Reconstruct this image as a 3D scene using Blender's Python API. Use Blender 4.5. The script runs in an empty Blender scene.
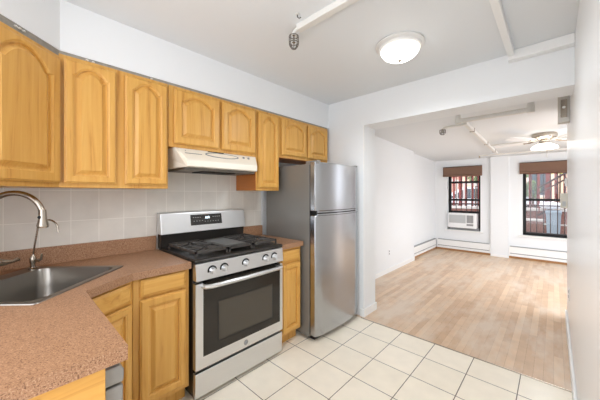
import bpy, bmesh, math, random
from mathutils import Vector, Matrix
random.seed(7)
SC = bpy.context.scene
COL = SC.collection
PI = math.pi

# ------------------------------------------------------------------ camera
F_PX, YAW, HOR = 271.5, 0.7517, 193.7
cam_d = bpy.data.cameras.new('camera')
cam = bpy.data.objects.new('camera', cam_d); COL.objects.link(cam)
cam.location = (0, 0, 1.35)
cam.rotation_euler = (PI/2, 0, YAW)
cam_d.sensor_width = 36; cam_d.sensor_fit = 'HORIZONTAL'
cam_d.lens = F_PX*36/600
cam_d.shift_y = -(200-HOR)/600
cam_d.clip_start = 0.01
SC.camera = cam

# ------------------------------------------------------------------ world, light, exposure
w = bpy.data.worlds.new('sky'); SC.world = w; w.use_nodes = True
bg = w.node_tree.nodes['Background']
bg.inputs['Color'].default_value = (0.93, 0.96, 1.025, 1); bg.inputs['Strength'].default_value = 2.0

SC.view_settings.view_transform = 'Standard'
SC.view_settings.look = 'None'
SC.view_settings.gamma = 1
SC.view_settings.use_curve_mapping = False
SC.view_settings.exposure = 0.93

# ------------------------------------------------------------------ materials
def srgb(r, g, b):
    f = lambda c: (c/255/12.92) if c/255 <= 0.04045 else ((c/255+0.055)/1.055)**2.4
    return (f(r), f(g), f(b), 1)

def mat(name, col, rough=0.5, metal=0.0, emit=None, estr=0, spec=0.5, trans=0, ior=1.45, var=0.0, vscale=20, bump=0.0, bscale=60, stretch=(1, 1, 1), rvar=0.0):
    m = bpy.data.materials.new(name); m.use_nodes = True
    nt = m.node_tree; p = nt.nodes['Principled BSDF']
    p.inputs['Base Color'].default_value = srgb(*col)
    p.inputs['Roughness'].default_value = rough
    p.inputs['Metallic'].default_value = metal
    p.inputs['Specular IOR Level'].default_value = spec
    p.inputs['IOR'].default_value = ior
    if trans: p.inputs['Transmission Weight'].default_value = trans
    if emit:
        p.inputs['Emission Color'].default_value = srgb(*emit); p.inputs['Emission Strength'].default_value = estr
    tc = nt.nodes.new('ShaderNodeTexCoord'); mp = nt.nodes.new('ShaderNodeMapping')
    mp.inputs['Scale'].default_value = stretch
    nt.links.new(tc.outputs['Object'], mp.inputs['Vector'])
    if var or rvar:
        n = nt.nodes.new('ShaderNodeTexNoise'); n.inputs['Scale'].default_value = vscale; n.inputs['Detail'].default_value = 4
        nt.links.new(mp.outputs[0], n.inputs['Vector'])
        if var:
            mx = nt.nodes.new('ShaderNodeMix'); mx.data_type = 'RGBA'
            c = srgb(*col)
            mx.inputs['A'].default_value = tuple(min(1, c[i]*(1-var)) for i in range(3))+(1,)
            mx.inputs['B'].default_value = tuple(min(1, c[i]*(1+var)) for i in range(3))+(1,)
            nt.links.new(n.outputs['Fac'], mx.inputs['Factor'])
            nt.links.new(mx.outputs['Result'], p.inputs['Base Color'])
        if rvar:
            mr = nt.nodes.new('ShaderNodeMapRange')
            mr.inputs['To Min'].default_value = max(0, rough-rvar); mr.inputs['To Max'].default_value = rough+rvar
            nt.links.new(n.outputs['Fac'], mr.inputs['Value']); nt.links.new(mr.outputs[0], p.inputs['Roughness'])
    if bump:
        n2 = nt.nodes.new('ShaderNodeTexNoise'); n2.inputs['Scale'].default_value = bscale
        nt.links.new(mp.outputs[0], n2.inputs['Vector'])
        b = nt.nodes.new('ShaderNodeBump'); b.inputs['Strength'].default_value = bump; b.inputs['Distance'].default_value = 0.01
        nt.links.new(n2.outputs['Fac'], b.inputs['Height']); nt.links.new(b.outputs[0], p.inputs['Normal'])
    return m

def ramp(nt, stops):
    r = nt.nodes.new('ShaderNodeValToRGB'); e = r.color_ramp.elements
    e[0].position, e[0].color = stops[0][0], stops[0][1]
    e[1].position, e[1].color = stops[-1][0], stops[-1][1]
    for pos, c in stops[1:-1]:
        k = e.new(pos); k.color = c
    return r

def oak(name, axis, tint=(1, 1, 1)):
    m = mat(name, (214, 160, 90), rough=0.33, spec=0.5)
    nt = m.node_tree; p = nt.nodes['Principled BSDF']
    tc = nt.nodes.new('ShaderNodeTexCoord'); mp = nt.nodes.new('ShaderNodeMapping')
    sc = [34, 34, 34]; sc[axis] = 1.6
    mp.inputs['Scale'].default_value = sc
    nt.links.new(tc.outputs['Object'], mp.inputs['Vector'])
    n = nt.nodes.new('ShaderNodeTexNoise'); n.inputs['Scale'].default_value = 1; n.inputs['Detail'].default_value = 5; n.inputs['Roughness'].default_value = 0.6
    n.inputs['Distortion'].default_value = 0.6
    nt.links.new(mp.outputs[0], n.inputs['Vector'])
    t = lambda r, g, b: (srgb(r, g, b)[0]*tint[0], srgb(r, g, b)[1]*tint[1], srgb(r, g, b)[2]*tint[2], 1)
    r = ramp(nt, [(0.25, t(184, 126, 54)), (0.42, t(212, 158, 78)), (0.6, t(219, 168, 88)), (0.8, t(228, 181, 103))])
    nt.links.new(n.outputs['Fac'], r.inputs['Fac'])
    nt.links.new(r.outputs['Color'], p.inputs['Base Color'])
    return m

def speckle(name, base, dark, light, scale=260):
    m = mat(name, base, rough=0.42)
    nt = m.node_tree; p = nt.nodes['Principled BSDF']
    tc = nt.nodes.new('ShaderNodeTexCoord')
    n = nt.nodes.new('ShaderNodeTexNoise'); n.inputs['Scale'].default_value = scale; n.inputs['Detail'].default_value = 3; n.inputs['Roughness'].default_value = .7
    nt.links.new(tc.outputs['Object'], n.inputs['Vector'])
    r = ramp(nt, [(0.36, srgb(*dark)), (0.46, srgb(*base)), (0.55, srgb(*base)), (0.66, srgb(*light))])
    nt.links.new(n.outputs['Fac'], r.inputs['Fac']); nt.links.new(r.outputs['Color'], p.inputs['Base Color'])
    return m

def grid(name, axes, off, size, c1, c2, grout, mortar=0.0022, rough=0.3, stagger=0.0, bumps=0.3, length=None, gl=0.0, mot=0.06):
    """tiles or strips aligned to the object's own axes"""
    m = mat(name, c1, rough=rough)
    nt = m.node_tree; p = nt.nodes['Principled BSDF']
    tc = nt.nodes.new('ShaderNodeTexCoord'); sp = nt.nodes.new('ShaderNodeSeparateXYZ'); cb = nt.nodes.new('ShaderNodeCombineXYZ')
    nt.links.new(tc.outputs['Object'], sp.inputs[0])
    for k in (0, 1):
        a = nt.nodes.new('ShaderNodeMath'); a.operation = 'SUBTRACT'
        nt.links.new(sp.outputs[axes[k]], a.inputs[0]); a.inputs[1].default_value = off[k]-30*(length or size)*(1-k)-30*size*k
        nt.links.new(a.outputs[0], cb.inputs[k])
    b = nt.nodes.new('ShaderNodeTexBrick')
    b.offset = stagger; b.offset_frequency = 2; b.squash = 1
    b.inputs['Scale'].default_value = 1
    b.inputs['Brick Width'].default_value = length or size
    b.inputs['Row Height'].default_value = size
    b.inputs['Mortar Size'].default_value = mortar
    b.inputs['Mortar Smooth'].default_value = 0.1
    b.inputs['Color1'].default_value = srgb(*c1); b.inputs['Color2'].default_value = srgb(*c2); b.inputs['Mortar'].default_value = srgb(*grout)
    nt.links.new(cb.outputs[0], b.inputs['Vector'])
    n = nt.nodes.new('ShaderNodeTexNoise'); n.inputs['Scale'].default_value = 9; n.inputs['Detail'].default_value = 6
    nt.links.new(tc.outputs['Object'], n.inputs['Vector'])
    mr = nt.nodes.new('ShaderNodeMapRange'); mr.inputs['From Min'].default_value = .3; mr.inputs['From Max'].default_value = .7
    mr.inputs['To Min'].default_value = 1-mot; mr.inputs['To Max'].default_value = 1+mot
    nt.links.new(n.outputs['Fac'], mr.inputs['Value'])
    mx = nt.nodes.new('ShaderNodeVectorMath'); mx.operation = 'SCALE'
    nt.links.new(b.outputs['Color'], mx.inputs[0]); nt.links.new(mr.outputs[0], mx.inputs['Scale'])
    nt.links.new(mx.outputs[0], p.inputs['Base Color'])
    if bumps:
        bp = nt.nodes.new('ShaderNodeBump'); bp.inputs['Strength'].default_value = bumps; bp.inputs['Distance'].default_value = 0.003; bp.invert = True
        nt.links.new(b.outputs['Fac'], bp.inputs['Height']); nt.links.new(bp.outputs[0], p.inputs['Normal'])
    return m

M = dict(
    wall=mat('wall_paint', (234, 236, 237), rough=0.45, bump=0.05, bscale=30, var=0.01, vscale=4),
    wall_gloss=mat('gloss_wall_paint', (242, 243, 243), rough=0.3, bump=0.06, bscale=5, stretch=(1, .6, 3)),
    ceil=mat('ceiling_paint', (228, 231, 233), rough=0.7, bump=0.05, bscale=20),
    trim=mat('trim_paint', (240, 240, 238), rough=0.35),
    caulk=mat('old_caulk', (150, 146, 138), rough=0.9, var=0.3, vscale=40),
    chip=mat('plaster_chip', (238, 236, 230), rough=0.9),
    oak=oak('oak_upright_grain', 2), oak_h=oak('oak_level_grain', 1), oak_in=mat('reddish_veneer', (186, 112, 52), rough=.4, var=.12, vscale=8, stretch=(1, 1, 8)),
    lam=speckle('speckled_laminate', (164, 123, 92), (98, 64, 42), (198, 160, 128)),
    tile=grid('splash_tile', ('Y', 'Z'), (0.125, 0.172), 0.20, (226, 220, 210), (218, 212, 202), (240, 235, 226), mortar=0.002, rough=0.22, mot=.04, length=0.15),
    ftile=grid('floor_tile', ('X', 'Y'), (-1.38, 1.732), 0.30, (248, 238, 220), (243, 233, 214), (104, 92, 80), mortar=0.003, rough=0.3, mot=.035),
    steel=mat('brushed_steel', (182, 184, 187), rough=0.24, metal=1.0, rvar=0.015, vscale=3, stretch=(1, 1, 60)),
    steel_h=mat('brushed_steel_level', (222, 223, 224), rough=0.34, metal=1.0, rvar=0.05, vscale=3, stretch=(1, 1, 60)),
    sink=mat('sink_steel', (150, 145, 138), rough=0.3, metal=1.0),
    nickel=mat('brushed_nickel', (178, 168, 155), rough=0.25, metal=1.0),
    cage_wire=mat('dark_wire', (120, 116, 110), rough=0.4, metal=.6),
    fridge_side=mat('grey_painted_metal', (138, 136, 131), rough=0.42, metal=0.3, bump=0.04, bscale=300),
    black=mat('black_enamel', (42, 39, 36), rough=0.3),
    blackm=mat('black_matte', (22, 21, 20), rough=0.6),
    iron=mat('cast_iron', (66, 62, 58), rough=0.55, bump=0.1, bscale=200),
    griddle=mat('griddle_grey', (84, 82, 78), rough=0.45),
    oven_glass=mat('oven_glass', (42, 38, 33), rough=0.06),
    panel_glass=mat('control_glass', (52, 50, 48), rough=0.15),
    digit=mat('lit_digits', (230, 240, 245), emit=(225, 240, 250), estr=1.2),
    mark=mat('printed_mark', (165, 163, 160), rough=0.5),
    grey_mark=mat('grey_print', (140, 138, 134), rough=0.4),
    hood=mat('hood_enamel', (240, 232, 216), rough=0.3),
    hood_under=mat('hood_filter', (120, 114, 106), rough=0.4, metal=0.7),
    white_pl=mat('white_plastic', (240, 240, 240), rough=0.4),
    cream_pl=mat('cream_plastic', (222, 218, 205), rough=0.45),
    grey_pl=mat('grey_plastic', (150, 150, 150), rough=0.5),
    lgrey_pl=mat('light_grey_plastic', (196, 198, 198), rough=0.5),
    dw=mat('dishwasher_grey', (150, 148, 144), rough=0.35, metal=0.4),
    lampglass=mat('lit_lamp_glass', (255, 252, 245), rough=0.3, emit=(255, 252, 246), estr=2.3),
    fanglass=mat('lit_fan_glass', (255, 250, 240), rough=0.3, emit=(255, 248, 236), estr=2.5),
    pipe=mat('painted_pipe', (226, 224, 218), rough=0.4),
    shade=mat('brown_roman_shade', (122, 94, 78), rough=0.85, var=0.18, vscale=60, stretch=(1, 1, 6)),
    blackfr=mat('black_window_frame', (9, 9, 10), rough=0.6),
    redpaint=mat('rusty_red_paint', (112, 38, 32), rough=0.5, var=0.3, vscale=30),
    barpaint=mat('dark_brown_paint', (50, 20, 16), rough=0.5),
    stone=mat('brown_stone', (122, 78, 68), rough=0.85, var=0.25, vscale=9, bump=0.2, bscale=40),
    coping=mat('pale_coping_stone', (190, 184, 178), rough=0.8, var=0.1, vscale=14),
    pave=mat('grey_pavement', (176, 170, 164), rough=0.9, var=0.12, vscale=7),
    pave_l=mat('pale_pavement', (206, 202, 198), rough=0.9, var=0.1, vscale=3),
    leaf=mat('garden_leaf', (96, 118, 72), rough=0.7, var=0.4, vscale=12),
    leaf_y=mat('yellow_green_leaf', (150, 160, 60), rough=0.7, var=0.4, vscale=12),  # leaf in a yellower green
    bark=mat('bark', (92, 74, 60), rough=0.9, var=0.2, vscale=30),
    bin=mat('bin_plastic', (140, 156, 168), rough=0.5),
    bag=mat('white_bag', (232, 234, 240), rough=0.4, bump=.3, bscale=30),
    facade=grid('far_brick', ('X', 'Z'), (0, 0), 0.08, (176, 122, 100), (158, 104, 86), (196, 180, 168), mortar=0.008, rough=0.9, stagger=0.5, length=0.22),
    cream_wall=mat('cream_render', (196, 172, 148), rough=0.9, var=.08, vscale=3),
    curtain=mat('car_paint', (196, 200, 206), rough=0.3, metal=.3),
    tyre=mat('tyre', (30, 30, 31), rough=0.8),
    winglass=mat('facade_glass', (60, 70, 78), rough=0.1),
)
# window glass: clear pane
g = bpy.data.materials.new('window_glass'); g.use_nodes = True
nt = g.node_tree; nt.nodes.remove(nt.nodes['Principled BSDF'])
tr = nt.nodes.new('ShaderNodeBsdfTransparent'); gl = nt.nodes.new('ShaderNodeBsdfGlossy'); gl.inputs['Roughness'].default_value = 0.02
ms = nt.nodes.new('ShaderNodeMixShader'); ms.inputs[0].default_value = 0.03
nt.links.new(tr.outputs[0], ms.inputs[1]); nt.links.new(gl.outputs[0], ms.inputs[2]); nt.links.new(ms.outputs[0], nt.nodes['Material Output'].inputs[0])
M['glass'] = g

# worn oak strip floor, whitish glare painted in along with the wear
def woodfloor():
    m = grid('oak_strip_floor', ('Y', 'X'), (0, 0), 0.057, (222, 193, 162), (198, 163, 130), (150, 112, 82), mortar=0.0006, rough=0.3, stagger=0.37, bumps=0.1, length=0.85, mot=.07)
    nt = m.node_tree; p = nt.nodes['Principled BSDF']
    src = p.inputs['Base Color'].links[0].from_socket
    tc = nt.nodes.new('ShaderNodeTexCoord')
    mp = nt.nodes.new('ShaderNodeMapping'); mp.inputs['Scale'].default_value = (3.2, 1.1, 1)
    n = nt.nodes.new('ShaderNodeTexNoise'); n.inputs['Scale'].default_value = 1.0; n.inputs['Detail'].default_value = 8; n.inputs['Roughness'].default_value = .65
    nt.links.new(tc.outputs['Object'], mp.inputs[0]); nt.links.new(mp.outputs[0], n.inputs['Vector'])
    r = ramp(nt, [(0.46, (0, 0, 0, 1)), (0.62, (.75, .75, .75, 1))])
    nt.links.new(n.outputs['Fac'], r.inputs['Fac'])
    mx = nt.nodes.new('ShaderNodeMix'); mx.data_type = 'RGBA'
    mx.inputs['B'].default_value = srgb(222, 206, 188)
    nt.links.new(src, mx.inputs['A']); nt.links.new(r.outputs['Color'], mx.inputs['Factor'])
    nt.links.new(mx.outputs['Result'], p.inputs['Base Color'])
    mr = nt.nodes.new('ShaderNodeMapRange'); mr.inputs['To Min'].default_value = .22; mr.inputs['To Max'].default_value = .5
    nt.links.new(n.outputs['Fac'], mr.inputs['Value']); nt.links.new(mr.outputs[0], p.inputs['Roughness'])
    return m
M['wood'] = woodfloor()

# ------------------------------------------------------------------ mesh helpers
class MB:
    def __init__(s): s.bm = bmesh.new(); s.smooth = False
    def box(s, x0, x1, y0, y1, z0, z1):
        v = [s.bm.verts.new((x, y, z)) for z in (z0, z1) for x, y in ((x0, y0), (x1, y0), (x1, y1), (x0, y1))]
        for f in ((0, 3, 2, 1), (4, 5, 6, 7), (0, 1, 5, 4), (1, 2, 6, 5), (2, 3, 7, 6), (3, 0, 4, 7)):
            s.bm.faces.new([v[i] for i in f])
        return s
    def prism(s, pts, a, b, axis=2):
        """polygon pts in the two other axes, extruded from a to b along axis"""
        def P(p, h):
            if axis == 2: return (p[0], p[1], h)
            if axis == 1: return (p[0], h, p[1])
            return (h, p[0], p[1])
        lo = [s.bm.verts.new(P(p, a)) for p in pts]; hi = [s.bm.verts.new(P(p, b)) for p in pts]
        n = len(pts)
        s.bm.faces.new(lo[::-1]); s.bm.faces.new(hi)
        for i in range(n): s.bm.faces.new((lo[i], lo[(i+1) % n], hi[(i+1) % n], hi[i]))
        return s
    def loops(s, L, cap0=True, cap1=True, closed=True):
        R = [[s.bm.verts.new(p) for p in l] for l in L]
        n = len(R[0])
        for a, b in zip(R, R[1:]):
            for i in range(n if closed else n-1):
                s.bm.faces.new((a[i], a[(i+1) % n], b[(i+1) % n], b[i]))
        if cap0: s.bm.faces.new(R[0][::-1])
        if cap1: s.bm.faces.new(R[-1])
        return s
    def lathe(s, prof, c=(0, 0, 0), axis=2, n=32, cap=True):
        """prof: list of (radius, height along axis)"""
        L = []
        for r, h in prof:
            l = []
            for i in range(n):
                a = 2*PI*i/n; u, v = r*math.cos(a), r*math.sin(a)
                if axis == 2: l.append((c[0]+u, c[1]+v, c[2]+h))
                elif axis == 1: l.append((c[0]+u, c[1]+h, c[2]+v))
                else: l.append((c[0]+h, c[1]+u, c[2]+v))
            L.append(l)
        s.smooth = True
        return s.loops(L, cap, cap)
    def tube(s, pts, r, n=10, radii=None):
        pts = [Vector(p) for p in pts]; L = []
        prev = None
        for i, p in enumerate(pts):
            t = (pts[min(i+1, len(pts)-1)]-pts[max(i-1, 0)]).normalized()
            if prev is None:
                u = t.cross(Vector((0, 0, 1)))
                if u.length < 1e-3: u = t.cross(Vector((1, 0, 0)))
                u.normalize()
            else:
                u = (prev-t*prev.dot(t)).normalized()
            prev = u; v = t.cross(u); rr = radii[i] if radii else r
            L.append([p+(u*math.cos(2*PI*k/n)+v*math.sin(2*PI*k/n))*rr for k in range(n)])
        s.smooth = True
        return s.loops(L)
    def build(s, name, m, parent=None, bevel=0.0, seg=2, smooth=None):
        bmesh.ops.recalc_face_normals(s.bm, faces=s.bm.faces)
        me = bpy.data.meshes.new(name)
        off = Vector((0, 0, 0)); q = parent
        while q is not None: off += q.location; q = q.parent
        bmesh.ops.translate(s.bm, verts=s.bm.verts, vec=-off)
        s.bm.to_mesh(me); s.bm.free()
        me.materials.append(M[m] if isinstance(m, str) else m)
        o = bpy.data.objects.new(name, me); COL.objects.link(o)
        if parent: o.parent = parent
        sm = s.smooth if smooth is None else smooth
        if sm:
            for p_ in me.polygons: p_.use_smooth = True
            me.set_sharp_from_angle(angle=math.radians(40))
        if bevel:
            b = o.modifiers.new('bevel', 'BEVEL'); b.width = bevel; b.segments = seg; b.limit_method = 'ANGLE'; b.angle_limit = math.radians(35)
        return o

def box(*a): return MB().box(*a)
def tag(o, label, cat, group=None, kind=None):
    o['label'] = label; o['category'] = cat
    if group: o['group'] = group
    if kind: o['kind'] = kind
    return o
def thing(name, loc, label, cat, group=None):
    o = bpy.data.objects.new(name, None); o.empty_display_size = 0.05; COL.objects.link(o); o.location = loc
    return tag(o, label, cat, group)
def struct(o): o['kind'] = 'structure'; return o
def S(name, m, *b, bevel=0):
    return struct(box(*b).build(name, m, bevel=bevel))

# ------------------------------------------------------------------ room shell
XW, YH, ZC, XR, YF = -2.32, 2.65, 2.43, 0.105, 7.20   # cabinet wall, header face, kitchen ceiling, right wall, far wall
S('floor_kitchen', 'ftile', XW-.1, 2.5, -1.6, 2.61, -0.06, 0)
S('floor_living', 'wood', XW-.1, 2.5, 2.61, YF+.05, -0.06, 0.002)
S('trim_1', 'nickel', -1.53, XR, 2.605, 2.615, 0, 0.004)            # metal strip where tile meets wood
S('ceiling_kitchen', 'ceil', XW-.1, .225, -.30, YH, ZC, ZC+.08)
ce = MB(); ce.prism([(2.92, 2.31), (YF+.12, 2.14), (YF+.12, 2.3), (2.92, 2.45)], XW-.1, 1.2, axis=0)
struct(ce.build('ceiling_living', 'ceil'))
S('wall_back', 'wall', XW-.1, XW, -.43, YH, 0, ZC)
wl = MB(); wl.prism([(XW-.1, 0), (-.88, 0), (-.88, .99), (-1.68, .99), (-1.68, ZC), (XW-.1, ZC)], -.53, -.43, axis=1)  # unseen wall, cut low past the corner cabinet to let daylight in
struct(wl.build('wall_left', 'wall'))
S('wall_right', 'wall_gloss', XR, .225, -.6, 4.10, 0, 2.46)  # unseen stretch behind the camera added to block daylight on the counter end
# partition with wide opening: post beside the refrigerator and header above
pm = MB(); pm.prism([(XW-.1, 0), (-1.525, 0), (-1.525, 2.10), (XR, 2.10), (XR, 2.5), (XW-.1, 2.5)], YH, 2.92, axis=1)
struct(pm.build('wall_partition', 'wall'))
# living room walls
S('wall_living_left', 'wall', XW-.1, -2.07, 2.92, 5.60, 0, 2.4)
S('wall_added_light_block', 'wall', 1.2, 1.3, 6.3, YF, 0, 2.4)  # unseen wall piece added to cut daylight in the living room
S('wall_living_left_recess', 'wall', XW-.1, -2.15, 5.60, YF, 0, 2.4)
# far wall with two openings
WZ0, WZ1 = 0.50, 1.90
W1 = (-1.87, -1.20); W2 = (-.47, .25)
fw = MB()
fw.box(XW-.1, W1[0], YF, YF+.3, 0, 2.3); fw.box(W1[1], W2[0], YF, YF+.3, 0, 2.3); fw.box(W2[1], 1.3, YF, YF+.3, 0, 2.3)
for a, b in (W1, W2):
    fw.box(a, b, YF, YF+.3, 0, WZ0); fw.box(a, b, YF, YF+.3, WZ1, 2.3)
struct(fw.build('wall_far', 'wall'))
S('trim_2', 'wall', -1.005, -.69, YF-.06, YF, 0, 2.15)            # pilaster between the windows
# soffit above the wall cabinets, turning the corner
so = MB(); so.prism([(XW, -.43), (XW, YH), (-2.0, YH), (-2.0, .19), (-1.69, -.12), (-1.69, -.43)][::-1], 2.145, ZC)
struct(so.build('ceiling_soffit', 'wall'))
cs = MB(); cs.prism([(XW, -.43), (XW, 2.62), (-2.004, 2.62), (-2.004, .187), (-1.695, -.122), (-1.695, -.43)][::-1], 2.112, 2.150)
struct(cs.build('trim_3', 'caulk'))
# splash tile on the cabinet wall
S('wall_back_tile', 'tile', XW, XW+.006, -.43, 1.86, .86, 1.75)
# ceiling boxing near the right wall
S('trim_4', 'trim', -.255, -.215, -.4, 2.58, 2.385, ZC, bevel=.004)
S('trim_5', 'trim', -.255, XR, 2.58, YH, 2.36, ZC, bevel=.006)
# baseboards
def bb(name, *b): return struct(box(*b).build(name, 'trim', bevel=.004))
b1 = MB(); b1.box(-1.525, -1.508, YH-.012, 2.93, 0, .085).box(-1.56, -1.525, YH-.014, YH, 0, .085)
struct(b1.build('baseboard_post', 'trim', bevel=.003))
bb('baseboard_right', XR-.016, XR, -.6, 4.10, 0, .10)
bb('baseboard_living_left', -2.07, -2.055, 2.92, 5.60, 0, .075)
bb('baseboard_pilaster', -1.005, -.69, YF-.073, YF-.06, 0, .05)
bm_ = MB(); bm_.box(-2.13, -1.005, YF-.02, YF, 0, .05).box(-.69, 1.0, YF-.02, YF, 0, .05).box(-2.15, -2.13, 5.6, YF, 0, .05)
struct(bm_.build('baseboard_far', mat('worn_oak_edge', (176, 130, 84), rough=.6, var=.2)))
S('trim_6', 'trim', -1.527, -1.517, YH-.004, YH+.006, .085, 2.10)

# ------------------------------------------------------------------ cabinet doors and drawers
def outline(w, h, arch, n=28):
    """closed loop of a panel w wide, h high whose top edge rises by arch in the middle (centred on u=0, bottom v=0)"""
    pts = []
    for i in range(8): pts.append((-w/2+w*i/8, 0))
    for i in range(8): pts.append((w/2, (h-arch)*i/8))
    for i in range(n):
        u = w/2-w*i/n; s_ = abs(u)/(w/2)
        a = 0 if s_ > .86 else math.cos(PI/2*s_/.86)**.75
        pts.append((u, h-arch+arch*a))
    for i in range(8): pts.append((-w/2, (h-arch)*(1-i/8)))
    return pts

def panel_door(parent, name, P0, U, N, w, h, arch=0.0, stile=0.055, mt='oak', t=0.027, top=None):
    """raised panel door: P0 = lower left corner of its back, U along its width, N outward"""
    P0, U, N = Vector(P0), Vector(U), Vector(N); Zv = Vector((0, 0, 1))
    W = lambda u, v, d: P0+U*(u+w/2)+Zv*v+N*d
    top = top or (stile if not arch else .034)
    iw, ih = w-2*stile, h-stile-top
    inner = outline(iw, ih, arch)
    # outer loop matched point by point
    def outer(sx):
        o = []
        for k, (u, v) in enumerate(inner):
            if k < 8: o.append((u/(iw/2)*(w/2-sx), sx))
            elif k < 16: o.append((w/2-sx, sx+(h-2*sx)*(k-8)/8))
            elif k < 44: o.append((u/(iw/2)*(w/2-sx), h-sx))
            else: o.append((-w/2+sx, sx+(h-2*sx)*(1-(k-44)/8)))
        return o
    def inn(d):
        return [(u, v+stile+d) for u, v in outline(iw-2*d, ih-2*d, arch*(1-.25*d/.04) if arch else 0)]
    L = [[W(u, v, 0) for u, v in outer(.006)], [W(u, v, .005) for u, v in outer(.006)], [W(u, v, .005) for u, v in outer(0)], [W(u, v, t-.009) for u, v in outer(0)], [W(u, v, t-.006) for u, v in outer(.006)], [W(u, v, t-.001) for u, v in outer(.008)], [W(u, v, t) for u, v in outer(.011)],
         [W(u, v, t) for u, v in inn(-.010)], [W(u, v, t-.004) for u, v in inn(-.004)], [W(u, v, t-.005) for u, v in inn(0)], [W(u, v, t-.014) for u, v in inn(.001)],
         [W(u, v, t-.014) for u, v in inn(.009)],
         [W(u, v, t-.002) for u, v in inn(.027)], [W(u, v, t) for u, v in inn(.029)], [W(u, v, t) for u, v in inn(.032)]]
    mb = MB(); mb.loops(L)
    o = mb.build(name, mt, parent)
    return o

def drawer_front(parent, name, P0, U, N, w, h, mt='oak_h', t=0.02):
    P0, U, N = Vector(P0), Vector(U), Vector(N); Zv = Vector((0, 0, 1))
    W = lambda u, v, d: P0+U*u+Zv*v+N*d
    R = lambda s_, d: [W(s_, s_, d), W(w-s_, s_, d), W(w-s_, h-s_, d), W(s_, h-s_, d)]
    mb = MB(); mb.loops([R(0, 0), R(0, t-.008), R(.004, t-.006), R(.016, t), ])
    return mb.build(name, mt, parent)

UX = (0, 1, 0); NX = (1, 0, 0)
def wall_cab(y0, y1, z0, z1, doors, label, arch=.05, stile=.045):
    c = thing('wall_cabinet', (-2.16, (y0+y1)/2, z0), label, 'cabinet', 'oak wall cabinets under the soffit')
    box(XW+.008, -2.006, y0+.001, y1-.001, z0, z1).build('cabinet_body', 'oak', c, bevel=.002)
    # face frame
    ff = MB(); ff.box(-2.006, -2.0, y0+.001, y1-.001, z0, z1)
    ff.build('face_frame', 'oak', c, bevel=.002)
    for a, b in doors:
        panel_door(c, 'door', (-1.9995, a, z0+.025), UX, NX, b-a, z1-z0-.05, arch, stile)
    return c
ZT = 2.128
wall_cab(.184, .768, 1.385, ZT, [(.206, .452), (.500, .754)], 'tall two-door oak wall cabinet beside the angled corner cabinet')
wall_cab(.770, 1.545, 1.687, ZT, [(.805, 1.163), (1.188, 1.527)], 'two-door oak wall cabinet directly above the range hood', .05, .055)
nc = wall_cab(1.547, 1.830, 1.38, ZT, [(1.562, 1.812)], 'narrow single-door oak wall cabinet between hood and refrigerator')
oc = wall_cab(1.832, 2.625, 1.715, ZT, [(1.855, 2.222), (2.250, 2.600)], 'short two-door oak wall cabinet above the refrigerator', .05, .05)
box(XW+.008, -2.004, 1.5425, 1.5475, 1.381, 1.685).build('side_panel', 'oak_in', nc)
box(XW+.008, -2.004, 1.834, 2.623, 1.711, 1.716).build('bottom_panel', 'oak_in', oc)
# angled corner wall cabinet
c = thing('wall_cabinet', (-2.1, -.2, 1.385), 'large angled corner oak wall cabinet at the left edge above the sink', 'cabinet', 'oak wall cabinets under the soffit')
mb = MB(); mb.prism([(XW+.008, -.425), (XW+.008, .19), (-2.004, .19), (-1.694, -.12), (-1.694, -.425)][::-1], 1.385, ZT-.014)
mb.build('cabinet_body', 'oak', c, bevel=.002)
k = math.sqrt(.5)
D = Vector((-1.694+.0, -.12, 0)); U = Vector((-k, k, 0)); N = Vector((k, k, 0))
P0 = D+U*.02+Vector((0, 0, 1.41))+N*.001
panel_door(c, 'door', P0, U, N, .398, ZT-1.385-.065, .085, .06, top=.03)

# plaster chips left along the top of the cabinets
for i, (x, y) in enumerate(((-1.86, .046), (-1.845, .032), (-1.832, .02), (-1.999, .31), (-1.999, .34), (-1.999, .66))):
    z = 2.128
    b = MB(); b.lathe([(.004, 0), (.009, .002), (.006, .007), (.001, .009)], (x, y, z), n=7)
    tag(b.build('plaster_chip', 'chip'), 'small flake of white plaster on the cabinet tops under the soffit', 'plaster chip', 'plaster chips above the cabinets')

# ------------------------------------------------------------------ base cabinets
XB = -1.735
def toe(parent, y0, y1): box(XW+.01, XB-.06, y0, y1, 0, .10).build('toe_kick', 'oak', parent)
c = thing('base_cabinet', (-2.0, .64, 0), 'oak base cabinet with drawer and door left of the stove', 'cabinet', 'oak base cabinets')
box(XW+.01, XB, .475, .797, .10, .868).build('cabinet_body', 'oak', c, bevel=.002); toe(c, .475, .797)
drawer_front(c, 'drawer', (XB, .510, .755), UX, NX, .262, .10)
panel_door(c, 'door', (XB, .506, .135), UX, NX, .268, .605, 0, .05)
c = thing('base_cabinet', (-2.0, 1.72, 0), 'narrow oak base cabinet with drawer between stove and refrigerator', 'cabinet', 'oak base cabinets')
box(XW+.01, XB, 1.60, 1.86, .10, .868).build('cabinet_body', 'oak', c, bevel=.002); toe(c, 1.60, 1.86)
drawer_front(c, 'drawer', (XB, 1.615, .745), UX, NX, .225, .10)
panel_door(c, 'door', (XB, 1.615, .125), UX, NX, .225, .60, 0, .045)
# angled sink base
c = thing('base_cabinet', (-1.95, .1, 0), 'angled oak corner base cabinet under the steel sink', 'cabinet', 'oak base cabinets')
A_, B_ = Vector((-1.575, .20, 0)), Vector((XB, .473, 0)); U = (B_-A_).normalized(); N = Vector((U.y, -U.x, 0)); Lc = (B_-A_).length
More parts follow.
